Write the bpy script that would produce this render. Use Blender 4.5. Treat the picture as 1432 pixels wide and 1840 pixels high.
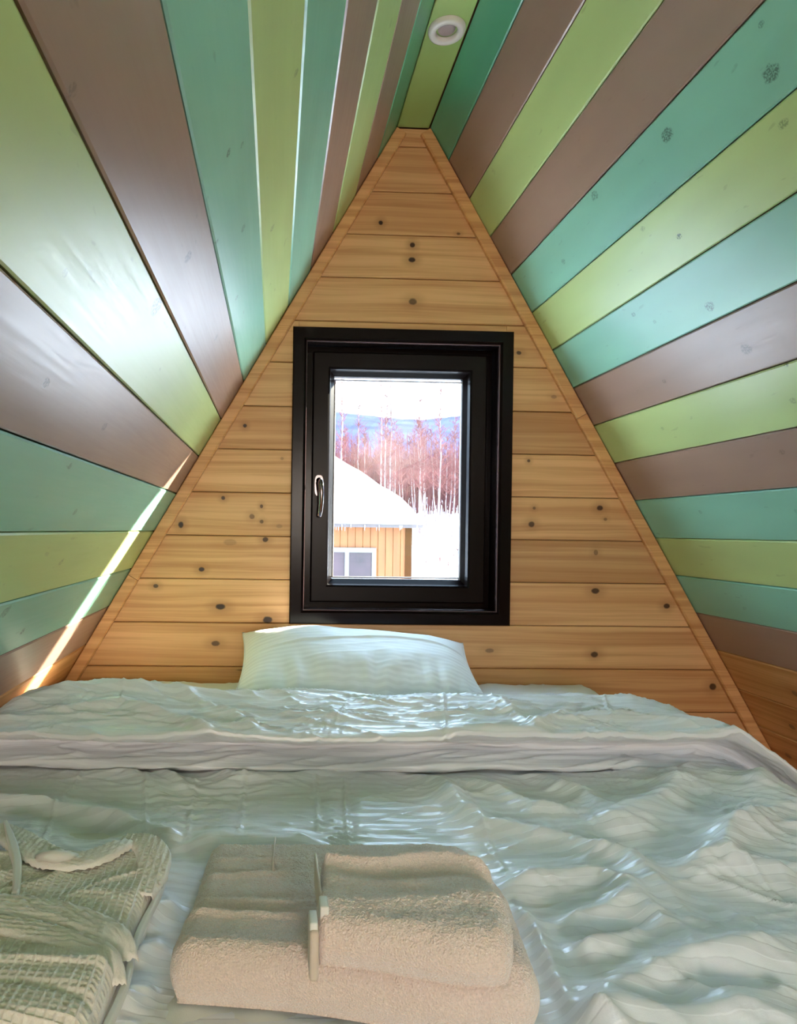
import bpy, bmesh, math, random
import numpy as np
from mathutils import Vector, Matrix
random.seed(7)
for o in list(bpy.data.objects): bpy.data.objects.remove(o)
SC = bpy.context.scene

# ---------------------------------------------------------------- camera
# world: X right, Y into the room, Z up; the lens sits at the origin, loft floor at z = -0.95
FPX = 1200.0
pitch, yaw, roll = 5.862e-04, 3.5292e-02, 1.4312e-02
cx, cy = 537.35, 953.43
def rotmat(a, b, c):
    B = np.array([[1,0,0],[0,0,-1],[0,1,0]], float)
    Ry = np.array([[math.cos(b),0,-math.sin(b)],[0,1,0],[math.sin(b),0,math.cos(b)]])
    Rx = np.array([[1,0,0],[0,math.cos(a),-math.sin(a)],[0,math.sin(a),math.cos(a)]])
    Rz = np.array([[math.cos(c),-math.sin(c),0],[math.sin(c),math.cos(c),0],[0,0,1]])
    return Rz @ Rx @ Ry @ B
M = rotmat(pitch, yaw, roll)
cam_d = bpy.data.cameras.new('camera'); cam = bpy.data.objects.new('camera', cam_d)
SC.collection.objects.link(cam)
cam.matrix_world = Matrix([[M[0][i], -M[1][i], -M[2][i], 0.0] for i in range(3)] + [[0,0,0,1]])
cam_d.sensor_width = 36; cam_d.sensor_fit = 'AUTO'; cam_d.lens = FPX / 1840 * 36
cam_d.shift_x = (716 - cx) / 1840; cam_d.shift_y = (cy - 920) / 1840
cam_d.clip_start = 0.02; cam_d.clip_end = 3000
SC.camera = cam

# ---------------------------------------------------------------- light
SC.view_settings.view_transform = 'Standard'; SC.view_settings.look = 'None'
SC.view_settings.gamma = 1; SC.view_settings.use_curve_mapping = False
SC.view_settings.exposure = 1.3
SKY = 5.0
w = bpy.data.worlds.new('sky'); SC.world = w; w.use_nodes = True
nt = w.node_tree; nt.nodes.clear()
out = nt.nodes.new('ShaderNodeOutputWorld'); bg = nt.nodes.new('ShaderNodeBackground')
tc = nt.nodes.new('ShaderNodeTexCoord'); sx = nt.nodes.new('ShaderNodeSeparateXYZ')
rp = nt.nodes.new('ShaderNodeValToRGB')
rp.color_ramp.elements[0].position = 0.0; rp.color_ramp.elements[0].color = (0.64, 0.81, 1.0, 1)
rp.color_ramp.elements[1].position = 0.7; rp.color_ramp.elements[1].color = (0.52, 0.72, 1.0, 1)
nt.links.new(tc.outputs['Generated'], sx.inputs[0]); nt.links.new(sx.outputs['Z'], rp.inputs[0])
nt.links.new(rp.outputs[0], bg.inputs[0]); bg.inputs[1].default_value = SKY
nt.links.new(bg.outputs[0], out.inputs[0])

def light(name, kind, energy, color, loc, direction, **k):
    d = bpy.data.lights.new(name, kind); d.energy = energy; d.color = color
    for a, b in k.items(): setattr(d, a, b)
    o = bpy.data.objects.new(name, d); SC.collection.objects.link(o); o.location = loc
    o.rotation_euler = Vector(direction).to_track_quat('-Z', 'Y').to_euler(); return o
light('sun', 'SUN', 26, (1.0, 0.9, 0.74), (4, 3, 3), (-0.34, -0.15, -0.165), angle=0.03)
# warm fill lamp added behind the photographer, standing in for rear daylight
light('added_rear_fill', 'AREA', 19, (1.0, 0.78, 0.60), (0.34, -2.93, 0.27), (0.0, 1, -0.12),
      shape='RECTANGLE', size=0.52, size_y=0.80)

# ---------------------------------------------------------------- helpers
def link(name, me, mat=None, parent=None):
    o = bpy.data.objects.new(name, me); SC.collection.objects.link(o)
    if mat: me.materials.append(mat)
    if parent: o.parent = parent
    return o
def raw(name, V, F, mat=None, parent=None, smooth=False, uv=None):
    me = bpy.data.meshes.new(name)
    V = np.asarray(V, float)
    me.from_pydata(V.tolist() if len(V) < 3000 else V, [], F)
    if uv is not None:
        L = me.uv_layers.new(name='UVMap')
        idx = np.empty(len(me.loops), np.int32); me.loops.foreach_get('vertex_index', idx)
        L.data.foreach_set('uv', np.asarray(uv, np.float32)[idx].ravel())
    if smooth: me.polygons.foreach_set('use_smooth', [True] * len(me.polygons))
    me.update()
    return link(name, me, mat, parent)
def empty(name, loc=(0,0,0)):
    o = bpy.data.objects.new(name, None); SC.collection.objects.link(o); o.location = loc
    o.empty_display_size = 0.05; return o
def tag(o, label=None, cat=None, group=None, kind=None):
    if label: o['label'] = label
    if cat: o['category'] = cat
    if group: o['group'] = group
    if kind: o['kind'] = kind
    return o
class MB:
    def __init__(s): s.bm = bmesh.new()
    def box(s, x0, x1, y0, y1, z0, z1, bev=0.0, seg=1):
        r = bmesh.ops.create_cube(s.bm, size=1); vs = r['verts']
        bmesh.ops.scale(s.bm, vec=(x1-x0, y1-y0, z1-z0), verts=vs)
        bmesh.ops.translate(s.bm, vec=((x0+x1)/2, (y0+y1)/2, (z0+z1)/2), verts=vs)
        if bev:
            es = list({e for v in vs for e in v.link_edges})
            bmesh.ops.bevel(s.bm, geom=es, offset=bev, segments=seg, affect='EDGES', profile=0.6)
        return s
    def prism(s, poly, axis, a, b):
        # poly: 2D outline; axis 'y' -> (x,z), 'x' -> (y,z), 'z' -> (x,y)
        def P(u, v, t): return (u, t, v) if axis == 'y' else (t, u, v) if axis == 'x' else (u, v, t)
        A = [s.bm.verts.new(P(u, v, a)) for u, v in poly]; B = [s.bm.verts.new(P(u, v, b)) for u, v in poly]
        n = len(poly); s.bm.faces.new(A); s.bm.faces.new(B[::-1])
        for i in range(n): s.bm.faces.new((A[i], B[i], B[(i+1) % n], A[(i+1) % n]))
        return s
    def build(s, name, mat=None, parent=None, smooth=False):
        bmesh.ops.recalc_face_normals(s.bm, faces=s.bm.faces)
        me = bpy.data.meshes.new(name); s.bm.to_mesh(me); s.bm.free()
        if smooth: me.polygons.foreach_set('use_smooth', [True] * len(me.polygons))
        return link(name, me, mat, parent)
def lathe(prof, n=48):
    V, F = [], []
    for r, z in prof:
        for k in range(n):
            a = 2*math.pi*k/n; V.append((r*math.cos(a), r*math.sin(a), z))
    for i in range(len(prof)-1):
        for k in range(n):
            F.append((i*n+k, i*n+(k+1) % n, (i+1)*n+(k+1) % n, (i+1)*n+k))
    return V, F
def tube(pts, radii, n=10):
    pts = [Vector(p) for p in pts]; V, F = [], []
    for i, p in enumerate(pts):
        d = (pts[min(i+1, len(pts)-1)] - pts[max(i-1, 0)]).normalized()
        u = d.cross(Vector((0.13, 0.97, 0.2))).normalized(); v = d.cross(u)
        r = radii[i] if isinstance(radii, (list, tuple)) else radii
        ru, rv = r if isinstance(r, tuple) else (r, r)
        for k in range(n):
            a = 2*math.pi*k/n; V.append(p + u*math.cos(a)*ru + v*math.sin(a)*rv)
    for i in range(len(pts)-1):
        for k in range(n): F.append((i*n+k, i*n+(k+1) % n, (i+1)*n+(k+1) % n, (i+1)*n+k))
    F.append(tuple(range(n))[::-1]); F.append(tuple((len(pts)-1)*n + k for k in range(n)))
    return [tuple(q) for q in V], F

# numpy noise
_rng = np.random.RandomState(3); _P = _rng.permutation(512).astype(np.int64); _G = _rng.uniform(0, 2*np.pi, 512)
def pn(x, y, seed=0):
    x = np.asarray(x, float); y = np.asarray(y, float)
    xi = np.floor(x).astype(np.int64); yi = np.floor(y).astype(np.int64); xf = x-xi; yf = y-yi
    def g(ix, iy, dx, dy):
        h = _P[(ix + _P[(iy + seed*37) & 511]) & 511]; a = _G[h]; return np.cos(a)*dx + np.sin(a)*dy
    u = xf**3*(xf*(xf*6-15)+10); v = yf**3*(yf*(yf*6-15)+10)
    a = g(xi, yi, xf, yf); b = g(xi+1, yi, xf-1, yf); c = g(xi, yi+1, xf, yf-1); d = g(xi+1, yi+1, xf-1, yf-1)
    return (a + u*(b-a)) + v*((c + u*(d-c)) - (a + u*(b-a)))
def ss(a, b, x):
    t = np.clip((x-a)/(b-a), 0, 1); return t*t*(3-2*t)
def ridged(x, y, seed, ang, lu, lv, sharp=3.0):
    c, s = math.cos(ang), math.sin(ang); u = (x*c + y*s)/lu; v = (-x*s + y*c)/lv
    wv = pn(u*1.3, v*1.3, seed+9)*0.7
    n = 1 - np.abs(pn(u + wv, v + wv, seed))*2.2
    return np.clip(n, 0, 1)**sharp
def gridfaces(nv, nu):
    i = np.arange(nv-1)[:, None]*nu + np.arange(nu-1)[None, :]
    return np.stack([i, i+1, i+nu+1, i+nu], -1).reshape(-1, 4).tolist()
def polydist(X, Y, pts):
    best = np.full(X.shape, 1e9); tt = np.zeros(X.shape); n = len(pts)-1
    for k in range(n):
        (x0, y0), (x1, y1) = pts[k], pts[k+1]; dx, dy = x1-x0, y1-y0; L = dx*dx+dy*dy+1e-9
        t = np.clip(((X-x0)*dx + (Y-y0)*dy)/L, 0, 1); d = np.hypot(X-x0-t*dx, Y-y0-t*dy)
        m = d < best; best = np.where(m, d, best); tt = np.where(m, (k+t)/n, tt)
    return best, tt

# ---------------------------------------------------------------- materials
class NT:
    def __init__(s, name):
        s.m = bpy.data.materials.new(name); s.m.use_nodes = True; s.t = s.m.node_tree; s.t.nodes.clear()
        s.out = s.n('ShaderNodeOutputMaterial')
    def n(s, ty, **k):
        q = s.t.nodes.new(ty)
        for a, b in k.items(): setattr(q, a, b)
        return q
    def set(s, q, i, v):
        if isinstance(v, bpy.types.NodeSocket): s.t.links.new(v, q.inputs[i])
        else: q.inputs[i].default_value = v
    def math(s, op, a, b=0.0, c=None, clamp=False):
        q = s.n('ShaderNodeMath', operation=op); q.use_clamp = clamp; s.set(q, 0, a); s.set(q, 1, b)
        if c is not None: s.set(q, 2, c)
        return q.outputs[0]
    def vmath(s, op, a, b):
        q = s.n('ShaderNodeVectorMath', operation=op); s.set(q, 0, a); s.set(q, 1, b)
        return q.outputs['Value'] if op in ('LENGTH', 'DOT_PRODUCT') else q.outputs[0]
    def comb(s, x, y, z):
        q = s.n('ShaderNodeCombineXYZ'); s.set(q, 0, x); s.set(q, 1, y); s.set(q, 2, z); return q.outputs[0]
    def noise(s, vec, scale, detail=3, rough=0.5):
        q = s.n('ShaderNodeTexNoise'); s.set(q, 'Vector', vec); s.set(q, 'Scale', scale)
        s.set(q, 'Detail', detail); s.set(q, 'Roughness', rough); return q.outputs[0]
    def mapr(s, v, a, b, c, d, smooth=False):
        q = s.n('ShaderNodeMapRange'); q.interpolation_type = 'SMOOTHSTEP' if smooth else 'LINEAR'
        for i, x in enumerate((v, a, b, c, d)): s.set(q, i, x)
        return q.outputs[0]
    def mix(s, f, a, b, mode='MIX'):
        q = s.n('ShaderNodeMix', data_type='RGBA', blend_type=mode)
        s.set(q, 0, f); s.set(q, 6, a); s.set(q, 7, b); return q.outputs[2]
    def bump(s, h, strength, dist=0.002):
        q = s.n('ShaderNodeBump'); s.set(q, 'Height', h); s.set(q, 'Strength', strength); s.set(q, 'Distance', dist)
        return q.outputs[0]
    def bsdf(s, **k):
        q = s.n('ShaderNodeBsdfPrincipled')
        for a, v in k.items(): s.set(q, a.replace('_', ' '), v)
        s.t.links.new(q.outputs[0], s.out.inputs[0]); return q
    def coords(s):
        q = s.n('ShaderNodeTexCoord'); x = s.n('ShaderNodeSeparateXYZ')
        s.t.links.new(q.outputs['Object'], x.inputs[0]); return q, x.outputs
def C4(c, k=1.0): return (c[0]*k, c[1]*k, c[2]*k, 1)

def knots_mask(s, A, Z, knots, ragged=0.5):
    V = s.comb(A, Z, 0.0); nz = s.noise(s.comb(A, Z, 0.0), 90, 2)
    core = None; halo = None
    for (ka, kz, ra, rz, strength) in knots:
        d = s.vmath('SUBTRACT', V, (ka, kz, 0)); d = s.vmath('MULTIPLY', d, (1/ra, 1/rz, 0)); d = s.vmath('LENGTH', d, (0,0,0))
        d = s.math('ADD', d, s.math('MULTIPLY', nz, ragged))
        c = s.mapr(d, 0.75 + ragged/2, 1.25 + ragged/2, strength, 0.0, True); h = s.mapr(d, 0.9, 4.5, 0.5*strength, 0.0, True)
        core = c if core is None else s.math('MAXIMUM', core, c); halo = h if halo is None else s.math('MAXIMUM', halo, h)
    return core, halo

def pine(name, axis='X', tint=(1,1,1), knots=(), seed=0.0, streak=0.5):
    s = NT(name); q, o = s.coords(); A = o[axis]; Z = o['Z']
    wob = s.math('MULTIPLY', s.noise(s.comb(s.math('MULTIPLY', A, 1.6), s.math('MULTIPLY', Z, 9.0), seed), 1.0, 2), 0.035)
    Zw = s.math('ADD', Z, wob)
    fine = s.noise(s.comb(s.math('MULTIPLY', A, 3.0), s.math('MULTIPLY', Zw, 190.0), seed), 1.0, 3, 0.6)
    band = s.noise(s.comb(s.math('MULTIPLY', A, 0.9), s.math('MULTIPLY', Zw, 42.0), seed+5), 1.0, 2)
    broad = s.noise(s.comb(s.math('MULTIPLY', A, 0.5), s.math('MULTIPLY', Z, 11.0), seed+11), 1.0, 1)
    light_c = (0.78*tint[0], 0.46*tint[1], 0.225*tint[2], 1); dark_c = (0.56*tint[0], 0.275*tint[1], 0.11*tint[2], 1)
    g = s.math('ADD', s.math('MULTIPLY', fine, 0.35), s.math('MULTIPLY', band, 0.65))
    col = s.mix(s.mapr(g, 0.36, 0.68, 0.0, 1.0, True), light_c, dark_c)
    col = s.mix(s.mapr(broad, 0.5, 0.72, 0.0, streak, True), col, C4((0.58*tint[0], 0.27*tint[1], 0.10*tint[2])))
    if knots:
        core, halo = knots_mask(s, A, Z, knots, 0.35)
        col = s.mix(s.math('MULTIPLY', halo, 0.95), col, (0.34, 0.15, 0.045, 1)); col = s.mix(core, col, (0.035, 0.014, 0.007, 1))
    s.bsdf(Base_Color=col, Roughness=s.mapr(g, 0.3, 0.7, 0.42, 0.55), Normal=s.bump(g, 0.16, 0.0012))
    return s.m

def paint(name, col, seed=0.0, knots=(), rough=0.31):
    s = NT(name); q, o = s.coords(); A = o['Y']; Z = o['Z']
    big = s.noise(s.comb(s.math('MULTIPLY', A, 0.8), s.math('MULTIPLY', Z, 4.0), seed), 2.0, 2)
    grain = s.noise(s.comb(s.math('MULTIPLY', A, 5.0), s.math('MULTIPLY', Z, 170.0), seed), 1.0, 4, 0.65)
    c = s.mix(s.mapr(big, 0.35, 0.65, 0.0, 1.0), C4(col, 0.92), C4(col, 1.08))
    spots = s.noise(s.comb(s.math('MULTIPLY', A, 7.0), s.math('MULTIPLY', Z, 26.0), seed+3), 3.0, 2)
    c = s.mix(s.mapr(spots, 0.70, 0.76, 0.0, 0.35), c, C4(col, 0.55))
    h = grain
    if knots:
        core, halo = knots_mask(s, A, Z, knots, 1.0)
        ringish = s.mapr(s.noise(s.comb(A, Z, seed), 260, 2), 0.40, 0.56, 0.15, 1.0)
        c = s.mix(s.math('MULTIPLY', halo, 0.18), c, C4(col, 0.5)); c = s.mix(s.math('MULTIPLY', core, ringish), c, C4((col[0]*0.22, col[1]*0.25, col[2]*0.25)))
        h = s.math('SUBTRACT', grain, core)
    s.bsdf(Base_Color=c, Roughness=s.mapr(grain, 0.3, 0.7, rough-0.03, rough+0.06), Normal=s.bump(h, 0.12, 0.001), Specular_IOR_Level=.62)
    return s.m

def plain(name, col, rough=0.5, metal=0.0, nscale=40, namt=0.08, bump=0.0, **k):
    s = NT(name); q, o = s.coords()
    nz = s.noise(q.outputs['Object'], nscale, 3)
    c = s.mix(s.mapr(nz, 0.3, 0.7, 0.0, 1.0), C4(col, 1-namt), C4(col, 1+namt))
    kw = dict(Base_Color=c, Roughness=rough, Metallic=metal)
    if bump: kw['Normal'] = s.bump(nz, bump, 0.003)
    kw.update(k); s.bsdf(**kw); return s.m

MINT = (0.24, 0.54, 0.41); LIME = (0.49, 0.63, 0.26); BROWN = (0.35, 0.225, 0.175)
PAL = {'T': (0.13, 0.44, 0.27), 'M': MINT, 'L': LIME, 'B': BROWN}
SEQ = 'TBLBMLMBLBMLMB'

# ---------------------------------------------------------------- the shell
s30, c30 = 0.5, math.sqrt(3)/2
AL = (0.373, 1.3075); AR = (0.4795, 1.3075)          # the two edges of the flat ridge board
YW = 2.15; YB = -3.0; ZF = -0.95; SMAX = (AL[1]-ZF)/c30
def slope_x(z, side): return AL[0] - (AL[1]-z)*s30/c30 if side < 0 else AR[0] + (AR[1]-z)*s30/c30

def plank(name, quad, A, B, N, O, t, c, mat, parent, lift=0.0):
    # quad: (a,b) corners: bl, br, tr, tl in the plane spanned by A and B; N towards the room
    A, B, N, O = map(Vector, (A, B, N, O)); V = []
    (a0,b0),(a1,b1),(a2,b2),(a3,b3) = quad; L = abs(b3-b0); f = c/L
    def lerp(p, q, f): return (p[0]+(q[0]-p[0])*f, p[1]+(q[1]-p[1])*f)
    ins = [lerp(quad[0], quad[3], f), lerp(quad[1], quad[2], f), lerp(quad[2], quad[1], f), lerp(quad[3], quad[0], f)]
    for a, b in quad: V.append(O + A*a + B*b - N*t)
    for a, b in quad: V.append(O + A*a + B*b + N*(lift-c))
    for a, b in ins: V.append(O + A*a + B*b + N*lift)
    F = [(3,2,1,0), (8,9,10,11), (4,5,9,8), (6,7,11,10), (0,1,5,4), (2,3,7,6), (1,2,6,10,9,5), (3,0,4,8,11,7)]
    me = bpy.data.meshes.new(name); me.from_pydata([tuple(v) for v in V], [], F)
    bm = bmesh.new(); bm.from_mesh(me); bmesh.ops.recalc_face_normals(bm, faces=bm.faces); bm.to_mesh(me); bm.free()
    return link(name, me, mat, parent)

m_shell = plain('rough_boarding', (0.16, 0.10, 0.055), 0.8)
T = 0.016
# back wall slab (outside the boards) with the window opening
OX0, OX1, OZ0, OZ1 = 0.0915, 0.719, -0.2595, 0.613
wb = MB()
zt = AL[1]+0.03
def trap(z0, z1, xa=None, xb=None):
    l0, l1 = slope_x(z0, -1)-0.03, slope_x(z1, -1)-0.03; r0, r1 = slope_x(z0, 1)+0.03, slope_x(z1, 1)+0.03
    if xa is not None: l0 = l1 = xa
    if xb is not None: r0 = r1 = xb
    return [(l0, z0), (r0, z0), (r1, z1), (l1, z1)]
for pl in (trap(ZF, OZ0), trap(OZ1, zt), trap(OZ0, OZ1, None, OX0), trap(OZ0, OZ1, OX1, None)):
    wb.prism(pl, 'y', YW+T, YW+0.115)
wall_back = tag(wb.build('wall_back', m_shell), 'pine boarded gable wall at the head of the bed, around the window', kind='structure')

# pine boards of the gable
zs = [1.2475, 1.10, 0.96, 0.8195, 0.6765, 0.541, 0.398, 0.2585, 0.119, -0.0205, -0.16, -0.3005, -0.4415, -0.582, -0.722, -0.862]
KN = [(0.326,0.998,.007,.007,1),(0.58,0.97,.006,.004,.7),(0.43,0.929,.008,.008,.95),(0.429,0.881,.011,.008,1),(0.434,0.746,.013,.010,.75),
 (-0.103,0.333,.006,.006,1),(0.052,0.47,.006,.005,.4),(0.018,0.23,.005,.005,.3),(0.012,0.012,.01,.006,.3),(-0.303,0.012,.008,.010,1),(-0.169,0.1,.006,.006,.9),(-0.046,0.075,.005,.006,.8),
 (-0.076,0.042,.008,.008,.6),(-0.045,0.026,.006,.006,.7),(-0.032,-0.0315,.009,.008,.9),(-0.145,-0.042,.02,.010,.25),(-0.235,-0.13,.009,.007,1),(-0.38,-0.185,.008,.006,.9),
 (-0.173,-0.249,.015,.009,1),(-0.021,-0.290,.015,.011,1),(-0.187,-0.367,.013,.008,.8),(0.822,0.237,.005,.005,.8),(0.842,0.083,.005,.005,.7),
 (0.834,0.03,.010,.009,.85),(1.06,0.087,.010,.008,.9),(1.079,0.05,.006,.005,.5),(1.049,-0.059,.007,.009,.5),(1.049,-0.185,.013,.009,.9),(1.288,-0.232,.010,.008,.9),
 (0.702,-0.383,.014,.007,.5),(1.049,-0.393,.012,.009,.85),(1.447,-0.496,.011,.011,.9),(0.784,0.588,.008,.006,.9),(0.902,0.447,.009,.006,.4),(-0.08,-0.452,.04,.004,.5)]
tones = [(1,.98,.95),(.98,.95,.9),(.96,.92,.86),(1.02,1.03,1.02),(1.03,1.03,1.0),(.97,.96,.9),(1.0,.98,.92),(.95,.9,.82),(1.06,1.05,1.0),(1.0,.98,.93),(.98,.95,.9),(1.04,1.03,1),(1.0,.98,.93),(.95,.9,.8),(1,1,1),(1,1,1),(1,1,1)]
edges = [AL[1]] + zs + [ZF]
G = 0.0011
for i in range(len(edges)-1):
    z1, z0 = edges[i]-G, edges[i+1]+G
    if z1-z0 < 0.01: continue
    parts = [(None, None)]
    if z1 < OZ1+0.065 and z0 > OZ0-0.045: parts = [(None, 0.066), (0.744, None)]
    for pi, (xa, xb) in enumerate(parts):
        l0, l1, r0, r1 = slope_x(z0,-1)+.002, slope_x(z1,-1)+.002, slope_x(z0,1)-.002, slope_x(z1,1)-.002
        if xb is not None: r0 = r1 = xb
        if xa is not None: l0 = l1 = xa
        ks = [k for k in KN if z0-.012 < k[1] < z1+.012 and min(l0,l1) < k[0] < max(r0,r1)]
        dark = 0.86 if (pi == 1 and i in (7, 10)) else 1.0
        t = [tones[i][j]*dark for j in range(3)]
        m = pine('pine_board', 'X', t, ks, seed=i*3.7+pi*17.3, streak=0.35+0.3*random.random())
        plank('plank', [(l0,z0),(r0,z0),(r1,z1),(l1,z1)], (1,0,0), (0,0,1), (0,-1,0), (0,YW,0), T-0.001, 0.0026, m, wall_back, lift=random.uniform(-.0006,.0004))

plank('plank', [(.067,.640),(.743,.640),(.743,.6765-G),(.067,.6765-G)], (1,0,0), (0,0,1), (0,-1,0), (0,YW,0), T-0.001, 0.0026, pine('pine_board', 'X', (.97,.96,.9), (), seed=18.5), wall_back)
# sloping sides
KL = [(1.092,.559,.006,.4),(1.199,.717,.005,.3),(1.116,1.028,.016,.95),(1.027,1.034,.010,.55),(0.895,.949,.006,1),(0.879,1.215,.008,.55),(0.929,1.454,.007,.4),(1.021,1.483,.008,.4),
 (1.308,.822,.007,.7),(1.318,1.117,.008,.5),(1.399,1.068,.006,.6),(1.478,1.233,.007,.6),(1.753,1.356,.008,.9),(1.683,1.183,.012,.7),(1.59,1.335,.008,.5),(0.776,1.409,.009,.5),(0.701,1.022,.007,.5),(.86,.98,.005,.5),(.955,1.12,.004,.6)]
KR = [(0.635,1.063,.013,.9),(0.584,1.311,.013,.9),(0.562,1.593,.011,.7),(0.764,1.413,.006,1),(0.714,1.085,.008,.6),(0.928,1.431,.011,.85),(0.857,1.68,.006,.7),
 (0.629,1.843,.008,.5),(1.045,1.398,.012,.6),(1.105,1.322,.005,1),(1.432,1.842,.006,.4),(0.566,1.04,.005,.6),(1.047,1.701,.006,.5),(1.169,1.809,.005,.5),(1.182,1.351,.007,.4),
 (.70,1.5,.006,.4),(.90,1.62,.005,.4),(1.29,1.45,.007,.4),(1.44,1.5,.006,.35)]
RS0, RS1, RY0, RY1 = .14*2.87, .14*7.87, -1.5, -.4      # opening for the added roof window, left slope, behind the photographer
for side in (-1, 1):
    nm = 'wall_left' if side < 0 else 'wall_right'
    A0 = AL if side < 0 else AR
    Bv = (side*s30, 0, -c30); Nv = (-side*c30, 0, -s30); Ov = (A0[0], 0, A0[1])
    off = Vector(Nv)*-T; off2 = Vector(Nv)*-(T+0.06)
    def q(s, y, o): return tuple(Vector(Ov) + Vector(Bv)*s + o + Vector((0,y,0)))
    S0, S1 = -0.03, SMAX+0.06
    V, F = [], []
    pieces = [(S0,S1,YB,YW+.115)] if side > 0 else [(S0,RS0,YB,YW+.115),(RS1,S1,YB,YW+.115),(RS0,RS1,YB,RY0),(RS0,RS1,RY1,YW+.115)]
    for a_, b_, ya, yb in pieces:
        n_ = len(V); V += [q(a_,ya,off), q(a_,yb,off), q(b_,yb,off), q(b_,ya,off), q(a_,ya,off2), q(a_,yb,off2), q(b_,yb,off2), q(b_,ya,off2)]
        F += [tuple(n_+i for i in f) for f in [(0,1,2,3),(7,6,5,4),(0,4,5,1),(1,5,6,2),(2,6,7,3),(3,7,4,0)]]
    wl = raw(nm, V, F, m_shell)
    tag(wl, '%s sloping wall of striped green, lime and brown painted boards' % ('left' if side < 0 else 'right'), kind='structure')
    sb = [0.0] + [0.14*(k-0.13) for k in range(1, 15)] + [0.14*(k-0.08) for k in range(15, 18)] + [SMAX]
    for k in range(len(sb)-1):
        s0, s1 = sb[k]+0.0013, sb[k+1]-0.0013
        if s1-s0 < 0.02: continue
        if k < 14:
            kk = [(y, AL[1]-s*c30, r*1.25, r*0.8, st) for s, y, r, st in (KL if side < 0 else KR) if s0 < s < s1]
            m = paint('%s_board_paint' % {'T':'teal','M':'mint','L':'lime','B':'brown'}[SEQ[k]], PAL[SEQ[k]], seed=k*5.1+side*9, knots=kk)
            lab = {'T':'teal green painted board','M':'mint green painted board','L':'lime green painted board','B':'brown painted board'}[SEQ[k]]
        else:
            m = pine('bare_pine_board', 'Y', (1.0,.93,.8), [(1.86+.1*(k-14), AL[1]-(s0+s1)/2*c30-.01, .012, .008, .5)], seed=k*2.3+side, streak=.4); lab = 'bare pine board'
        for ya, yb in ([(YB, RY0-.002), (RY1+.002, YW-.001)] if side < 0 and RS0-.01 < s0 and s1 < RS1+.01 else [(YB, YW-.001)]):
            p = plank('plank', [(ya,s1),(yb,s1),(yb,s0),(ya,s0)], (0,1,0), Bv, Nv, Ov, T-0.001, 0.0028, m, wl, lift=random.uniform(-.0008,.0004))
            p['label'] = lab
# ridge board
ce = MB().box(AL[0]-.06, AR[0]+.06, YB, YW+.115, AL[1]+.016, AL[1]+.08).build('ceiling', m_shell)
tag(ce, 'narrow flat ridge of the ceiling between the slopes', kind='structure')
m_ridge = paint('ridge_board_paint', (0.40, 0.60, 0.20), seed=3.3)
rb = MB().box(AL[0]+.0015, AR[0]-.0012, YB, YW-.001, AL[1]-.0005, AL[1]+.0155, bev=.004, seg=2).build('plank', m_ridge, ce); rb['label'] = 'lime green ridge board'

# pine trims down both edges of the gable
for side in (-1, 1):
    A0 = AL if side < 0 else AR
    t = empty('trim_1' if side < 0 else 'trim_2', (A0[0], YW, A0[1]))
    tag(t, '%s pine edging strip along the gable wall' % ('left' if side < 0 else 'right'), kind='structure')
    cut = 1.68 if side < 0 else 1.055
    u = Vector((side*s30, 0, -c30)); n = Vector((-side*c30, 0, -s30))
    W = 0.037
    for j, (a, b) in enumerate(((0.008, cut-.0006), (cut+.0006, SMAX-.01))):
        V = []
        pr = [(0.0, 0.0), (0.0, -.013), (.003, -.0165), (W-.004, -.0165), (W, -.012), (W, 0.0)]
        for s in (a, b):
            for wv, d in pr:
                p = Vector((A0[0], YW, A0[1])) + u*s + n*(wv+.0015) + Vector((0, d-.0006, 0)); V.append(tuple(p - t.location))
        F = [tuple(range(6)), tuple(range(11, 5, -1))] + [(i, (i+1) % 6, 6+(i+1) % 6, 6+i) for i in range(6)]
        mm = pine('pine_trim', 'X', (1.08,1.02,.92) if side < 0 else (1.0,.93,.8), (), seed=j*7+side*3, streak=.2)
        raw('trim_strip', V, F, mm, t)

# floor and rear gable
fl = MB().box(slope_x(ZF,-1)-.05, slope_x(ZF,1)+.05, YB, YW+.1, ZF-.1, ZF).build('floor', pine('floor_boards', 'Y', (.8,.75,.7), (), 4.4)); tag(fl, 'wooden loft floor', kind='structure')
wr = MB()
for pl in (trap(ZF, -0.16), trap(0.70, zt), trap(-0.16, 0.70, None, 0.06), trap(-0.16, 0.70, 0.62, None)):
    wr.prism(pl, 'y', YB-.1, YB)
tag(wr.build('wall_rear', pine('rear_boards', 'X', (1,1,1), (), 8.8)), 'pine boarded rear gable wall behind the bed foot', kind='structure')

# ---------------------------------------------------------------- window
m_dark = plain('dark_brown_foil', (0.0035, 0.0015, 0.0018), 0.22, Specular_IOR_Level=.12, nscale=6, namt=.2)
m_dark2 = plain('dark_brown_sash_foil', (0.004, 0.002, 0.0022), 0.30, Specular_IOR_Level=.12, nscale=6, namt=.2)
m_gask = plain('grey_glazing_gasket', (0.33, 0.30, 0.31), 0.4)
m_glass = NT('window_glass')
_t = m_glass.n('ShaderNodeBsdfTransparent'); _g = m_glass.n('ShaderNodeBsdfGlossy'); _x = m_glass.n('ShaderNodeMixShader'); _f = m_glass.n('ShaderNodeFresnel')
_g.inputs['Roughness'].default_value = 0.02; _t.inputs[0].default_value = (0.95,0.97,0.96,1); _gm = m_glass.n('ShaderNodeNewGeometry'); m_glass.set(_f, 0, m_glass.mapr(_gm.outputs['Backfacing'], 0., 1., 1.45, 1/1.45))
m_glass.t.links.new(_f.outputs[0], _x.inputs[0]); m_glass.t.links.new(_t.outputs[0], _x.inputs[1]); m_glass.t.links.new(_g.outputs[0], _x.inputs[2]); m_glass.t.links.new(_x.outputs[0], m_glass.out.inputs[0])
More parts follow.
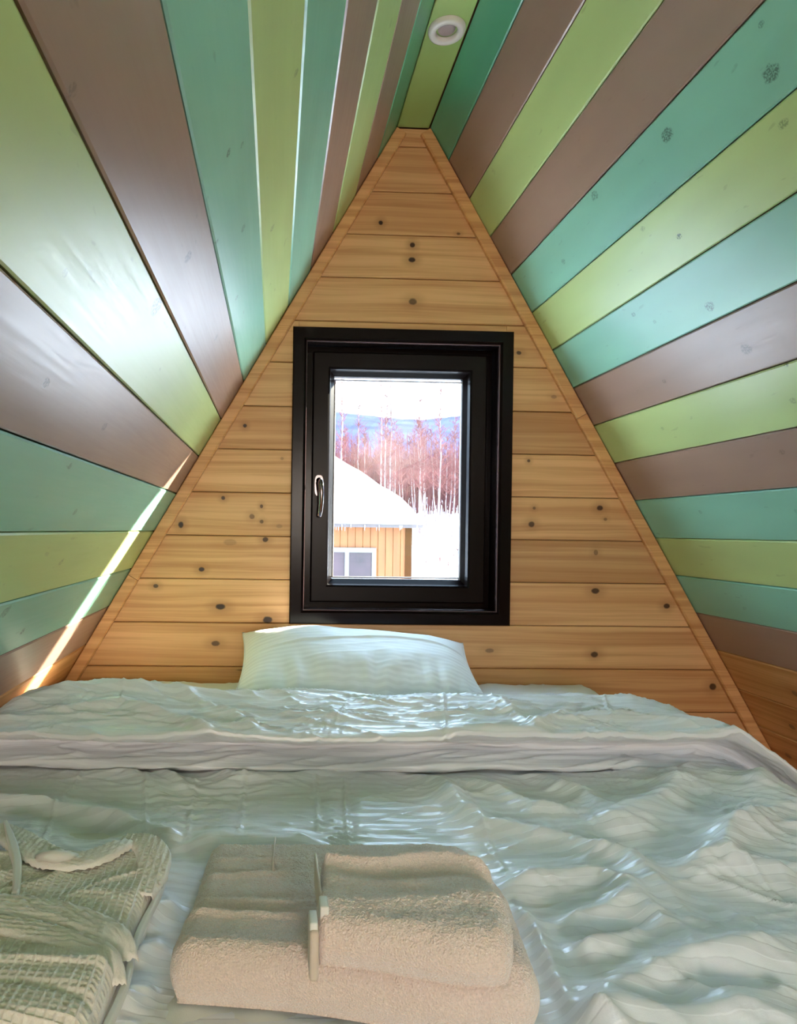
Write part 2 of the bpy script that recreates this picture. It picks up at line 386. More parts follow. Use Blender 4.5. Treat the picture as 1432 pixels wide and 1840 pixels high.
m_glass = m_glass.m
win = tag(empty('window_1', ((OX0+OX1)/2, YW, OZ0)), 'dark brown tilting window with a single clear pane above the bed', kind='structure')
wl0 = win.location
def wpart(name, V, F, mat, parent, smooth=False):
    return raw(name, [(a-wl0[0], b-wl0[1], c-wl0[2]) for a, b, c in V], F, mat, parent, smooth)
def mitre_frame(x0, x1, z0, z1, prof, names, mat, parent):
    """prof: list of (inset from the outer edge, y); four mitred bars"""
    cor = [(x0,z0,1,1),(x1,z0,-1,1),(x1,z1,-1,-1),(x0,z1,1,-1)]
    res = []
    for k in range(4):
        a, b = cor[k], cor[(k+1) % 4]; n = len(prof); V = []
        for (cx_, cz_, sx_, sz_) in (a, b):
            for d, y in prof: V.append((cx_+sx_*d, y, cz_+sz_*d))
        F = [(i, (i+1) % n, n+(i+1) % n, n+i) for i in range(n)] + [tuple(range(n))[::-1], tuple(range(n, 2*n))]
        res.append(wpart(names, V, F, mat, parent))
    return res
# casing on the wall
yc = YW-.0165
mitre_frame(.048, .763, -.300, .6525, [(0, YW-.0005), (0, yc+.004), (.003, yc), (.036, yc), (.0415, yc+.003), (.0435, yc+.008), (.0435, YW-.0005)], 'casing_board', m_dark, win)
m_edge_hl = plain('painted_edge_highlight', (0.10, 0.06, 0.062), 0.18, namt=.1)  # lighter strip added to paint the highlight along the casing's inner edge
mitre_frame(.048+.0432, .763-.0432, -.300+.0432, .6525-.0432, [(0, YW-.0005), (0, yc+.005), (.0008, yc+.0035), (.0022, yc+.0045), (.0026, yc+.007), (.0026, YW-.0005)], 'casing_edge_highlight', m_edge_hl, win)
# reveal lining
mitre_frame(OX0-.006, OX1+.006, OZ0-.006, OZ1+.006, [(0, YW-.001), (.006, YW-.001), (.008, YW+.002), (.008, YW+.115), (0, YW+.115)], 'reveal_board', m_dark, win)
# fixed frame
fx0, fx1, fz0, fz1 = OX0+.003, OX1-.003, OZ0+.003, OZ1-.003
mitre_frame(fx0, fx1, fz0, fz1, [(0, YW+.062), (.002, YW+.058), (.026, YW+.058), (.03, YW+.063), (.03, YW+.11), (0, YW+.11)], 'frame_bar', m_dark, win)
# sash
GX0, GX1, GZ0, GZ1 = .195, .619, -.1525, .502
sash = empty('sash', (0,0,0)); sash.parent = win
sx0, sx1, sz0, sz1 = fx0+.022, fx1-.022, fz0+.022, fz1-.022
wd = GX0-sx0
mitre_frame(sx0, sx1, sz0, sz1, [(0, YW+.056), (0, YW+.043), (.004, YW+.039), (.05, YW+.039), (.056, YW+.043), (.060, YW+.058), (wd-.006, YW+.074), (wd-.004, YW+.082), (wd-.004, YW+.095), (0, YW+.095)], 'sash_bar', m_dark2, sash)
mitre_frame(GX0-.0045, GX1+.0045, GZ0-.0045, GZ1+.0045, [(0, YW+.079), (.0025, YW+.0765), (.0048, YW+.079), (.0048, YW+.088), (0, YW+.088)], 'gasket', m_gask, sash)
gl = MB().box(GX0-.006-wl0[0], GX1+.006-wl0[0], .0855, .0895, GZ0-.006-wl0[2], GZ1+.006-wl0[2]).build('glass_pane', m_glass, sash)
# handle
m_handle = plain('glossy_dark_handle', (0.05, 0.04, 0.042), 0.12, 0.6)
m_chrome = plain('satin_handle_metal', (0.20, 0.165, 0.17), 0.16, 1.0)
hd = empty('handle', (0,0,0)); hd.parent = sash
hx, hz_, hy = .140, .155, YW+.039
V, F = [], []
pl = []
for k in range(28):
    a = 2*math.pi*k/28; cxr, czr = .014, .034
    pl.append((hx + cxr*math.copysign(abs(math.cos(a))**.6, math.cos(a)) - wl0[0], hz_ - .008 + czr*math.copysign(abs(math.sin(a))**.6, math.sin(a)) - wl0[2]))
b = MB().prism(pl, 'y', hy-YW-.009, hy-YW+.001); b.build('rosette', m_handle, hd)
V, F = tube([(hx, hy-.006, hz_+.006), (hx, hy-.022, hz_+.008), (hx+.001, hy-.036, hz_+.004), (hx+.003, hy-.043, hz_-.012), (hx+.005, hy-.045, hz_-.035), (hx+.005, hy-.043, hz_-.065), (hx+.003, hy-.040, hz_-.092), (hx, hy-.037, hz_-.108), (hx-.001, hy-.036, hz_-.111)],
            [(.010,.010),(.010,.009),(.011,.009),(.0105,.007),(.009,.0055),(.0082,.005),(.0078,.005),(.007,.0045),(.003,.002)], 14)
wpart('lever', V, F, m_chrome, hd, True)

# rear window added in the far gable, out of view, for fill light
m_rearf = m_dark
rw = tag(empty('added_rear_window', (0.34, YB, -0.16)), 'added narrow rear gable window for fill light, unseen behind the photographer', kind='structure')
for args in ((-.28,.28,-.09,-.01,0,.04),(-.28,.28,-.09,-.01,.82,.86),(-.28,-.24,-.09,-.01,.04,.82),(.24,.28,-.09,-.01,.04,.82)):
    MB().box(*args, bev=.004).build('frame_bar', m_dark, rw)
MB().box(-.24,.24,-.052,-.048,.04,.82).build('glass_pane', m_glass, rw)

rf = tag(empty('added_roof_window', (AL[0]-s30*(RS0+RS1)/2, (RY0+RY1)/2, AL[1]-c30*(RS0+RS1)/2)), 'added roof window for top light, unseen in the left slope behind the bed foot', kind='structure')  # added out of view so sky light reaches the bed from above
rf.rotation_euler = (0, math.atan2(c30, -s30), 0)      # local X runs down the slope, local Z out of the roof or into it
hs_, hy_ = (RS1-RS0)/2, (RY1-RY0)/2
for a in ((-hs_, hs_, -hy_, -hy_+.05), (-hs_, hs_, hy_-.05, hy_), (-hs_, -hs_+.05, -hy_+.05, hy_-.05), (hs_-.05, hs_, -hy_+.05, hy_-.05)):
    MB().box(*a, -.045, .045, bev=.004).build('frame_bar', m_dark, rf)
MB().box(-hs_+.05, hs_-.05, -hy_+.05, hy_-.05, -.002, .002).build('glass_pane', m_glass, rf)

# ---------------------------------------------------------------- downlight in the ridge board
m_white = plain('white_plastic_ring', (0.80, 0.76, 0.75), 0.35, namt=.02)
m_refl = plain('satin_reflector', (0.22, 0.18, 0.18), 0.3, 0.7)
m_lens = plain('frosted_lamp_lens', (0.42, 0.33, 0.33), 0.3)
dl = tag(empty('downlight', (.426, 1.722, AL[1])), 'round white downlight set in the lime green ridge board', 'light')
V, F = lathe([(.027,-.001),(.028,-.008),(.031,-.0125),(.040,-.013),(.046,-.010),(.0482,-.004),(.0482,.0)]); raw('bezel', V, F, m_white, dl, True)
V, F = lathe([(.0295,-.004),(.0285,.0),(.024,.0008),(.0225,-.0005)]); raw('reflector', V, F, m_refl, dl, True)
V, F = lathe([(.0226,-.0006),(.021,-.0035),(.014,-.0048),(.0001,-.005)]); raw('lamp', V, F, m_lens, dl, True)
V, F = tube([(-.010,-.024,-.005),(-.005,-.0255,-.0058),(.001,-.0255,-.0055)], .0016, 8); raw('clip', V, F, m_dark, dl, True)

# ---------------------------------------------------------------- bed base, mattress, sheet
m_bedwood = pine('bed_base_pine', 'Y', (.95,.9,.85), (), 6.1)
ZM = -0.487
bb = tag(empty('bed_base', (.2, 1.1, ZF)), 'low pine bed base under the white mattress', 'bed')
def at(o, x0,x1,y0,y1,z0,z1): l = o.location; return (x0-l[0],x1-l[0],y0-l[1],y1-l[1],z0-l[2],z1-l[2])
BX0, BX1, BY0, BY1 = -.60, .99, .10, 2.12
for a in ((BX0+.16,BX0+.185,BY0,BY1,ZF,-.69),(BX1-.025,BX1,BY0,BY1,ZF,-.69),(BX0+.185,BX1-.025,BY0,BY0+.025,ZF,-.69),(BX0+.185,BX1-.025,BY1-.025,BY1,ZF,-.69)):
    MB().box(*at(bb,*a), bev=.003).build('side_rail', m_bedwood, bb)
for k in range(12):
    y = BY0+.05+k*.17; MB().box(*at(bb,BX0+.14,BX1-.002,y,y+.08,-.689,-.672), bev=.002).build('slat', m_bedwood, bb)
def fabric(name, col, rough=.75, stripes=0, sheen=.25, weave=900, stripe_amt=.5, bump=.15, transl=0.0):
    s = NT(name); q, o = s.coords(); nz = s.noise(q.outputs['Object'], 7, 3)
    c = s.mix(s.mapr(nz, .3, .7, 0., 1.), C4(col, .97), C4(col, 1.02))
    h = s.noise(q.outputs['Object'], weave, 2); R = rough
    if stripes:
        uv = s.n('ShaderNodeUVMap'); xs = s.n('ShaderNodeSeparateXYZ'); s.t.links.new(uv.outputs[0], xs.inputs[0])
        wv = s.math('SINE', s.math('MULTIPLY', xs.outputs['Y'], 2*math.pi/stripes)); st = s.mapr(wv, -.25, .25, 0., 1., True)
        R = s.mapr(st, 0, 1, rough, rough-.30*stripe_amt*2)
        c = s.mix(st, c, C4(col, .92)); h = s.math('ADD', s.math('MULTIPLY', h, .3), s.math('MULTIPLY', st, 1.0))
    b = s.bsdf(Base_Color=c, Roughness=R, Normal=s.bump(h, bump, .0012)); s.set(b, 'Sheen Weight', sheen); s.set(b, 'Sheen Roughness', .4)
    return s.m
m_sheet = fabric('white_sheet_cotton', (.80,.80,.76), stripes=0)
mt = tag(empty('mattress', (.2, 1.1, -.67)), 'mattress in a white fitted sheet, showing beside the pillow at the gable', 'mattress')
MB().box(*at(mt,BX0+.13,BX1+.008,BY0,BY1,-.67,ZM-.012), bev=.04, seg=5).build('core', m_sheet, mt, True)
# sheet: soft surface with small wrinkles
nu, nv = 150, 150; u = np.linspace(0,1,nu)[None,:].repeat(nv,0); v = np.linspace(0,1,nv)[:,None].repeat(nu,1)
X = BX0-.005+(BX1+.03-BX0)*u; Y = BY0+(BY1+.015-BY0)*v
ed = np.minimum(np.minimum((X-X.min()), (X.max()-X)), (Y.max()-Y)); r = .05
Zs = ZM - (1-np.sqrt(np.clip(1-(1-np.clip(ed/r,0,1))**2,0,1)))*.05 + .006 + .006*pn(X*9,Y*9,2)+.006*ridged(X,Y,5,.4,.35,.06)
V = np.stack([X-.2,Y-1.1,Zs+.67],-1).reshape(-1,3)
raw('fitted_sheet', V, gridfaces(nv,nu), m_sheet, mt, True)

# ---------------------------------------------------------------- pillow
m_pillow = fabric('white_pillowcase_cotton', (.82,.85,.86), .7, stripes=.02, stripe_amt=.15, bump=.03)
def make_pillow():
    n = 130; W, L, TH = .70, .44, .165
    P = []; UVs = []; F = []
    for sgn in (1, -1):
        a = np.linspace(-1,1,n)[None,:].repeat(n,0); b = np.linspace(-1,1,n)[:,None].repeat(n,1)
        # pinched outline: sides bow inwards between the corners
        x = a*(W/2)*(1-.06*(1-b*b)) ; y = b*(L/2)*(1-.07*(1-a*a))
        prof = np.clip(1-np.abs(a)**2.6,0,1)**.55*np.clip(1-np.abs(b)**2.6,0,1)**.55
        z = sgn*(TH/2*prof*(1.12 if sgn > 0 else .55))
        if sgn > 0:
            z = z + prof**.5*(.006*pn(x*11,y*11,4)+.012*pn(x*4,y*4,8))
            z = z + .0012*ridged(x,y,11,.25,.30,.05,3)*prof**.3
            fr = ss(.0,-.7,b)   # radiating puckers on the side facing the foot of the bed
            z = z + fr*.020*np.clip(pn(x*26, b*1.3, 6),-1,1)*prof**.3
            z = z + .005*ss(.012,.0,np.abs(y-(.045+.03*np.sin(x*7))))*prof
        P.append(np.stack([x,y,z],-1).reshape(-1,3)); UVs.append(np.stack([x,y],-1).reshape(-1,2))
        f = gridfaces(n,n); k = 0 if sgn > 0 else n*n
        F += [tuple(i+k for i in (q if sgn > 0 else q[::-1])) for q in f]
    return np.concatenate(P), F, np.concatenate(UVs)
V, F, UV = make_pillow()
pw = tag(empty('pillow', (.243, 1.905, -.405)), 'plump white pillow propped under the window on the mattress', 'pillow')
po = raw('pillowcase', V, F, m_pillow, pw, True, UV)
pw.rotation_euler = (math.radians(17), math.radians(2.0), math.radians(-1.5))
# piping seam round the edge
ring = []
for (a0,b0),(a1,b1) in (((-1,-1),(1,-1)),((1,-1),(1,1)),((1,1),(-1,1)),((-1,1),(-1,-1))):
    for k in range(24):
        a = a0+(a1-a0)*k/24; b = b0+(b1-b0)*k/24; ring.append((a*.35*(1-.06*(1-b*b))*1.004, b*.22*(1-.07*(1-a*a))*1.006, 0))
ring.append(ring[0]); V, F = tube(ring, .0016, 6); raw('seam', V, F, m_pillow, pw, True)

# ---------------------------------------------------------------- duvet
FOLDS = [
 (0.014,0.022,[(-0.558,1.387),(-0.39,1.475),(-0.186,1.488),(-0.013,1.52),(0.166,1.534)]),
 (0.012,0.014,[(-0.5,1.354),(-0.31,1.388),(-0.173,1.31),(-0.091,1.221)]),
 (0.01,0.012,[(-0.312,1.376),(-0.219,1.296),(-0.133,1.171)]),
 (0.012,0.02,[(-0.13,1.311),(-0.072,1.254),(0.042,1.252),(0.131,1.3),(0.232,1.315)]),
 (0.01,0.014,[(0.327,1.264),(0.436,1.272),(0.496,1.269),(0.578,1.341),(0.653,1.431)]),
 (0.01,0.03,[(0.572,1.326),(0.768,1.371),(0.896,1.297),(0.931,1.169)]),
 (0.009,0.02,[(0.083,1.426),(0.182,1.458),(0.339,1.498),(0.505,1.54)]),
 (0.008,0.012,[(0.512,1.561),(0.508,1.37),(0.52,1.263)]),
 (0.007,0.01,[(-0.332,1.668),(-0.241,1.525),(-0.079,1.362),(-0.02,1.252)]),
 (0.014,0.016,[(-0.62,1.15),(-0.453,1.132),(-0.375,1.118),(-0.254,1.071),(-0.203,1.037)]),
 (0.01,0.014,[(-0.275,1.083),(-0.195,1.039),(-0.131,1.008)]),
 (0.01,0.02,[(-0.41,1.283),(-0.277,1.275),(-0.227,1.236),(-0.176,1.132)]),
 (0.012,0.03,[(-0.118,0.973),(-0.072,0.999),(0.011,0.986),(0.092,0.979)]),
 (0.016,0.022,[(0.268,1.278),(0.309,1.22),(0.319,1.109),(0.337,1.045),(0.452,0.984),(0.507,0.928),(0.507,0.835),(0.504,0.753)]),
 (0.013,0.02,[(0.348,1.248),(0.405,1.168),(0.442,1.109),(0.532,1.097)]),
 (0.012,0.02,[(0.508,1.278),(0.551,1.181),(0.569,1.097)]),
 (0.017,0.03,[(0.799,1.25),(0.675,1.132),(0.58,1.065),(0.508,1.049)]),
 (0.014,0.022,[(0.998,1.28),(0.851,1.156)]),
 (0.022,0.022,[(0.825,1.075),(0.701,0.996),(0.631,0.919),(0.557,0.892)]),
 (0.012,0.02,[(0.631,0.919),(0.661,0.896),(0.719,0.888)]),
 (0.014,0.018,[(0.297,0.851),(0.351,0.877),(0.444,0.882),(0.461,0.843),(0.461,0.769),(0.492,0.726)]),
 (0.013,0.014,[(0.34,0.782),(0.409,0.799),(0.461,0.83)]),
 (0.014,0.014,[(0.332,0.718),(0.385,0.738),(0.441,0.764)]),
 (0.018,0.02,[(0.301,0.632),(0.35,0.659),(0.416,0.693),(0.495,0.711),(0.603,0.743)]),
 (0.013,0.012,[(0.408,0.68),(0.455,0.654),(0.504,0.657),(0.547,0.674)]),
 (0.015,0.02,[(0.27,0.604),(0.34,0.628),(0.431,0.634),(0.519,0.638)]),
 (0.008,0.008,[(0.308,0.831),(0.312,0.771),(0.301,0.69),(0.298,0.632)]),
 (0.01,0.008,[(0.303,0.632),(0.32,0.61),(0.333,0.596)]),
 (0.012,0.012,[(-0.108,0.835),(-0.139,0.816),(-0.151,0.776)]),
 (0.01,0.012,[(-0.111,0.764),(-0.138,0.744),(-0.149,0.724)]),
 (0.01,0.012,[(-0.113,0.687),(-0.137,0.679),(-0.145,0.654)]),
]
HOLLOWS = [(-0.014,0.06,0.03,(-0.267,1.051)),(-0.014,0.06,0.03,(-0.143,0.973)),(-0.018,0.07,0.03,(0.537,1.0)),(-0.018,0.06,0.03,(0.624,0.96)),(-0.016,0.045,0.025,(0.405,0.764)),(-0.018,0.1,0.022,(0.482,0.675)),(-0.015,0.08,0.02,(0.397,0.651)),(-0.012,0.05,0.03,(0.361,0.83)),(-0.01,0.08,0.03,(0.481,1.234)),(-0.012,0.07,0.05,(0.754,1.132))]
CREASES = [[(-0.365,1.345),(-0.354,1.109),(-0.336,0.957)],[(-0.143,1.26),(-0.126,1.008)],[(0.083,1.256),(0.074,1.046)],[(0.136,1.256),(0.115,0.986)],[(0.35,1.277),(0.336,1.065),(0.322,0.914)],[(-0.242,1.289),(-0.19,1.018)],[(-0.051,1.255),(-0.048,1.008)],[(0.797,1.108),(0.716,1.005)],[(0.558,0.969),(0.534,0.92)],[(0.662,0.846),(0.659,0.904)],[(0.414,1.621),(0.341,1.309),(0.301,1.151)],[(0.197,1.574),(0.12,1.307)],[(0.807,1.603),(0.679,1.313),(0.74,1.261)],[(-0.312,1.376),(-0.328,1.481),(-0.314,1.66)]]
def catmull(P, n):
    P = np.array(P, float); P = np.vstack([2*P[0]-P[1], P, 2*P[-1]-P[-2]]); out = []
    for i in range(1, len(P)-2):
        L = np.linalg.norm(P[i+1]-P[i]); k = max(2, int(L*n)); t = np.linspace(0,1,k,endpoint=False)[:,None]
        out.append(.5*((2*P[i])+(-P[i-1]+P[i+1])*t+(2*P[i-1]-5*P[i]+4*P[i+1]-P[i+2])*t**2+(-P[i-1]+3*P[i]-3*P[i+1]+P[i+2])*t**3))
    out.append(P[-2][None]); return np.vstack(out)
prof = catmull([(.16,-.56),(.145,-.50),(.17,-.478),(.30,-.476),(.70,-.474),(1.0,-.472),(1.27,-.474),(1.325,-.478),(1.335,-.474),(1.32,-.469),(1.285,-.468),(1.272,-.464),(1.270,-.456),(1.29,-.449),(1.325,-.441),(1.335,-.431),(1.30,-.418),(1.25,-.405),(1.240,-.396),(1.262,-.387),(1.40,-.385),(1.54,-.389),(1.62,-.400),(1.68,-.42),(1.72,-.452),(1.735,-.478)], 330)
nv = len(prof); nu = 560
arc = np.concatenate([[0], np.cumsum(np.linalg.norm(np.diff(prof,axis=0),axis=1))])
XU = np.linspace(-.66, 1.36, nu)
U = XU[None,:].repeat(nv,0); Yp = prof[:,0][:,None].repeat(nu,1); Zp = prof[:,1][:,None].repeat(nu,1); AR_ = arc[:,None].repeat(nu,1)
i_hem = int(np.argmin(np.abs(arc - arc[np.argmax(prof[:,0] > 1.334)])))     # index where the cloth turns back
idx = np.arange(nv)[:,None].repeat(nu,1); band = ss(i_hem, i_hem+18, idx.astype(float)); low = 1-ss(i_hem-30, i_hem-2, idx.astype(float))
# wavy hem
hemw = .018*np.sin(U*3.1+.6)+.012*pn(U*3.5, U*0+2.2, 3)+ .05*ss(-.12,-.5,U)+ .03*ss(.55,1.0,U)
near = np.exp(-((Yp-1.28)/.12)**2)
Yd = Yp + hemw*near
h = np.zeros_like(U)
top = ss(-.425,-.398,Zp)*band
for a, wd_, pts in FOLDS:
    d, t = polydist(U, Yd, pts); isb = np.mean([p[1] for p in pts]) > 1.29
    taper = np.minimum(1, 4*np.minimum(t, 1-t)+.25)
    prof_f = .65*np.exp(-(d/wd_)**2) + .45*np.exp(-d/(1.3*wd_)) + .30*np.exp(-(d/(2.4*wd_))**2)
    h += a*1.1*taper*prof_f*(top if isb else low)
for a, rx, ry, (x0, y0) in HOLLOWS: h += .9*a*np.exp(-((U-x0)/rx)**2-((Yd-y0)/ry)**2)*low
for pts in CREASES:
    d, t = polydist(U, Yd, pts); isb = np.mean([p[1] for p in pts]) > 1.3
    h += (.0035*np.exp(-(d/.0035)**2) - .0022*np.exp(-((d)/.014)**2))*(top if isb else low)
wgt = np.maximum(top, low*ss(.10,.2,Yp))
h += wgt*(.012*pn(U*3, Yd*4, 1) + .004*pn(U*9, Yd*10, 2))
h += low*.004*ridged(U,Yd,3,.25,.34,.08,3.5) + low*.003*ridged(U,Yd,7,-.5,.22,.05,4) + low*ss(.3,.6,U)*.006*ridged(U,Yd,12,-.55,.24,.07,2.5)
h += top*(.008*ridged(U,Yd,21,.08,.5,.09,2.5)+.006*ridged(U,Yd,25,-.35,.30,.06,4)+.0015*ridged(U,Yd,29,.6,.15,.03,3))
h += wgt*.0022*ridged(U,Yd,31,.15,.12,.012,2.5)*ss(-.1,.3,pn(U*5,Yd*5,33))
h += wgt*.0020*ridged(U,Yd,37,1.3,.10,.012,2.5)*ss(0,.3,pn(U*6,Yd*6,41))
# small puckers at the creases between the towels
h += low*.003*np.sin((Yd*1.0+.3*U)*520+4*pn(U*20,Yd*20,3))*np.exp(-((U-.105)/.025)**2-((Yd-1.0)/.05)**2)
# crest swells at the left, sinks at the right
h += band*(.026*np.exp(-((U+.40)/.20)**2) - .004*ss(0,.3,U)*(1-ss(.5,.8,U)) - .006*ss(.5,.95,U))*ss(1.25,1.5,Yp)
h += low*ss(.5,.9,U)*.02*ss(.9,1.2,Yp)
side_front = band*(1-top)
Yd = Yd + side_front*(.010*pn(U*4, AR_*24, 6) + .005*pn(U*11, AR_*30, 8)) ; h += side_front*(.008*pn(U*5+3, AR_*14, 9)+.010*pn(U*2.3, AR_*3, 19)+.006*ridged(U,AR_,44,.12,.25,.03,3))
# under the towels and the bathrobe the duvet is pressed down
press = np.maximum(ss(-.15,-.08,U)*(1-ss(.26,.32,U))*(1-ss(.93,1.0,Yd)), (1-ss(-.17,-.14,U))*(1-ss(.93,1.02,Yd)))*low
press2 = np.clip(press,0,1)
h = h*(1-press2) + press2*(-.004)
Zd = Zp + h
# right edge: rolls over the mattress side and hangs
xd, R = .84, .27
uu = np.clip(U-xd, 0, None); th = np.clip(uu/R, 0, 1.35)
Xr = np.where(U > xd, xd + R*np.sin(th) + np.clip(uu/R-1.35,0,None)*R*.25, U); Zr = Zd - np.where(U > xd, R*(1-np.cos(th)) + np.clip(uu/R-1.35,0,None)*R*.97, 0)
Xr += ss(1.0,1.36,U)*.02*pn(Yd*9, U*3, 15)
Zr = np.maximum(Zr, ZF+.02)
# left edge: meets the sloping wall and turns down there
lim = (Zr-.661)/1.732 + .012
Xl = np.maximum(Xr, lim)
tuck = ss(.05, -.03, Xr-lim); Zr = Zr - np.where(U < 0, tuck*.035, 0)
Xl = np.where(U < 0, np.maximum(Xr, (Zr-.661)/1.732 + .012), Xr)
m_duvet = fabric('white_satin_stripe_cotton', (.85,.865,.90), .58, stripes=.0205, stripe_amt=.5, bump=.35, sheen=.3)
V = np.stack([Xl, Yd, Zr], -1).reshape(-1,3)
dv = raw('duvet', V, gridfaces(nv,nu), m_duvet, None, True, np.stack([U, AR_],-1).reshape(-1,2))
tag(dv, 'rumpled white satin-striped duvet folded back across the bed', 'duvet')

# ---------------------------------------------------------------- folded pads (towels, robe)
def pad(name, left, right, yr, zbase, ztop, nx, ny, mat, parent, r=(.03,.03,.02,.02), disp=None, edge=None, overh=.35):
    """soft folded cloth: left/right edge x as functions of y, thickness ztop(x,y) above zbase(y), rounded rim.
    r: rounding radius at left, right, front, back"""
    y0, y1 = yr
    def dist(n, ra, rb, L):   # parameter samples denser near the rims, quarter-circle spaced
        k = max(8, n//7); a = 1-np.cos(np.linspace(0, np.pi/2, k)); left_ = ra*a; right_ = L-rb*a[::-1]
        mid = np.linspace(ra, L-rb, n-2*k+2)[1:-1]; return np.concatenate([left_, mid, right_])
    yv = y0 + dist(ny, r[2], r[3], y1-y0); Lm = right((y0+y1)/2)-left((y0+y1)/2)
    tu = dist(nx, r[0], r[1], Lm)/Lm
    Yg = yv[:,None].repeat(nx,1); l = left(yv)[:,None]; rr = right(yv)[:,None]; Xg = l + (rr-l)*tu[None,:]
    if edge is not None: Yg = Yg + edge(Xg)*(1-(Yg-y0)/(y1-y0))
    dl_, dr_ = (Xg-l), (rr-Xg); df, db = (yv-y0)[:,None]*np.ones_like(Xg), (y1-yv)[:,None]*np.ones_like(Xg)
    def rim(d, q): return np.clip(1-np.clip(d/q,0,1),0,1)
    e = rim(dl_,r[0])**2 + rim(dr_,r[1])**2 + rim(df,r[2])**2 + rim(db,r[3])**2
    k = np.sqrt(np.clip(1-e, 0, 1))
    H = ztop(Xg, Yg); zb = zbase(Yg)
    Z = zb + (H-zb)*(.04 + .96*k)*(e < 1)
    pull = .45*(1-k)**3*(k < .6)      # the folded rim curls back in underneath
    Yg = Yg + pull*(r[2]*rim(df,r[2])**2 - r[3]*rim(db,r[3])**2); Xg = Xg + pull*(r[0]*rim(dl_,r[0])**2 - r[1]*rim(dr_,r[1])**2)
    # bulge: the rim swells outwards at half height, like a folded edge
    N = disp(Xg, Yg) if disp is not None else 0
    Z = Z + N*np.minimum(1, .25+k)
    n = nx*ny; V = np.stack([Xg,Yg,Z],-1).reshape(-1,3); F = gridfaces(ny,nx)
    Vb = np.stack([Xg,Yg,zb-.001+0*Xg],-1).reshape(-1,3)
    bi = list(range(nx)) + [j*nx+nx-1 for j in range(1,ny)] + [(ny-1)*nx+i for i in range(nx-2,-1,-1)] + [j*nx for j in range(ny-2,0,-1)]
    Vb = Vb[bi]; m = len(bi)
    for q in range(m): F.append((bi[q], n+q, n+(q+1)%m, bi[(q+1)%m]))
    F.append(tuple(n+q for q in range(m)))
    V = np.concatenate([V,Vb]); l0 = parent.location if parent else Vector((0,0,0))
    V = V - np.array([l0[0],l0[1],l0[2]])
    return raw(name, V, F, mat, parent, True, V[:,:2])

def terry_mat(name, col):
    s = NT(name); q, o = s.coords(); O = q.outputs['Object']
    n1 = s.noise(O, 420, 3, .7); n2 = s.noise(O, 60, 3, .6)
    v = s.n('ShaderNodeTexVoronoi'); s.set(v, 'Vector', O); s.set(v, 'Scale', 520.0)
    hh = s.math('ADD', s.math('MULTIPLY', n1, .6), s.math('MULTIPLY', v.outputs['Distance'], .6)); hh = s.math('ADD', hh, s.math('MULTIPLY', n2, .5))
    c = s.mix(s.mapr(n1, .35, .65, 0., 1.), C4(col,.86), C4(col,1.06)); c = s.mix(s.mapr(n2, .35, .65, 0., .5), c, C4(col,.9))
    b = s.bsdf(Base_Color=c, Roughness=.9, Normal=s.bump(hh, .8, .003)); s.set(b,'Sheen Weight',.8); s.set(b,'Sheen Roughness',.5)
    return s.m
m_terry = terry_mat('cream_terry', (.95,.77,.68)); m_terry2 = terry_mat('cream_terry_small', (.96,.78,.69))
m_hem = fabric('cream_woven_band', (.72,.60,.50), .7); m_tab = fabric('white_cotton_tab', (.82,.82,.78), .6)
def lin(pts):
    ys = [p[1] for p in pts]; xs = [p[0] for p in pts]
    return lambda y: np.interp(y, ys, xs)
LOW = -.478
def terry_disp(amp=.0017):
    def f(x, y): return amp*(pn(x*330,y*330,51)+.7*pn(x*170,y*170,52)) + .0022*pn(x*32,y*32,53)+.0018*pn(x*70,y*30,54)
    return f
bt = tag(empty('bath_towel', (.085, .79, LOW)), 'large folded cream terry bath towel lying on the duvet under the smaller towel', 'towel')
def big_top(x, y):
    z = np.interp(y, [.60,.66,.73,.80,.90,.96], [-.412,-.411,-.420,-.428,-.438,-.446])
    for yc_, a, sl in ((.735,.006,.10),(.765,.004,.05),(.83,.004,-.08),(.885,.003,.04)):
        d = (y-(yc_-sl*(x+.1))); z = z + (a*np.exp(-(d/.008)**2) - a*.8*np.exp(-((d-.014)/.009)**2))*(1-ss(.0,.1,x))
    return z + .006*np.exp(-((x-.02)/.1)**2)*ss(.7,.6,y) - .006*ss(.22,.30,x)
big = pad('towel_fold', lin([(-.104,.62),(-.106,.66),(-.098,.73),(-.094,.80),(-.092,.89),(-.088,.96)]), lin([(.262,.60),(.268,.65),(.283,.736),(.294,.80),(.295,.88),(.285,.95)]),
    (.612,.955), lambda y: LOW+.007+0*y, big_top, 330, 330, m_terry, bt, r=(.028,.03,.030,.016), disp=terry_disp(), edge=lambda x: .046*ss(.16,-.1,x)+.005*np.sin(x*22))
pad('towel_fold', lin([(-.098,.66),(-.088,.95)]), lin([(.255,.65),(.28,.95)]), (.665,.945), lambda y: LOW+.0+0*y, lambda x,y: LOW+.020+0*x, 120, 120, m_terry, bt, r=(.012,.012,.012,.012), disp=terry_disp(.0008), edge=lambda x: .032*ss(.12,-.1,x))
V, F = tube([(.006,.955-.0,-.4400),(.004,.90,-.4345),(.003,.84,-.429)], .0013, 6)
raw('hem_line', np.array(V)-np.array([.085,.79,LOW]), F, m_hem, bt, True)

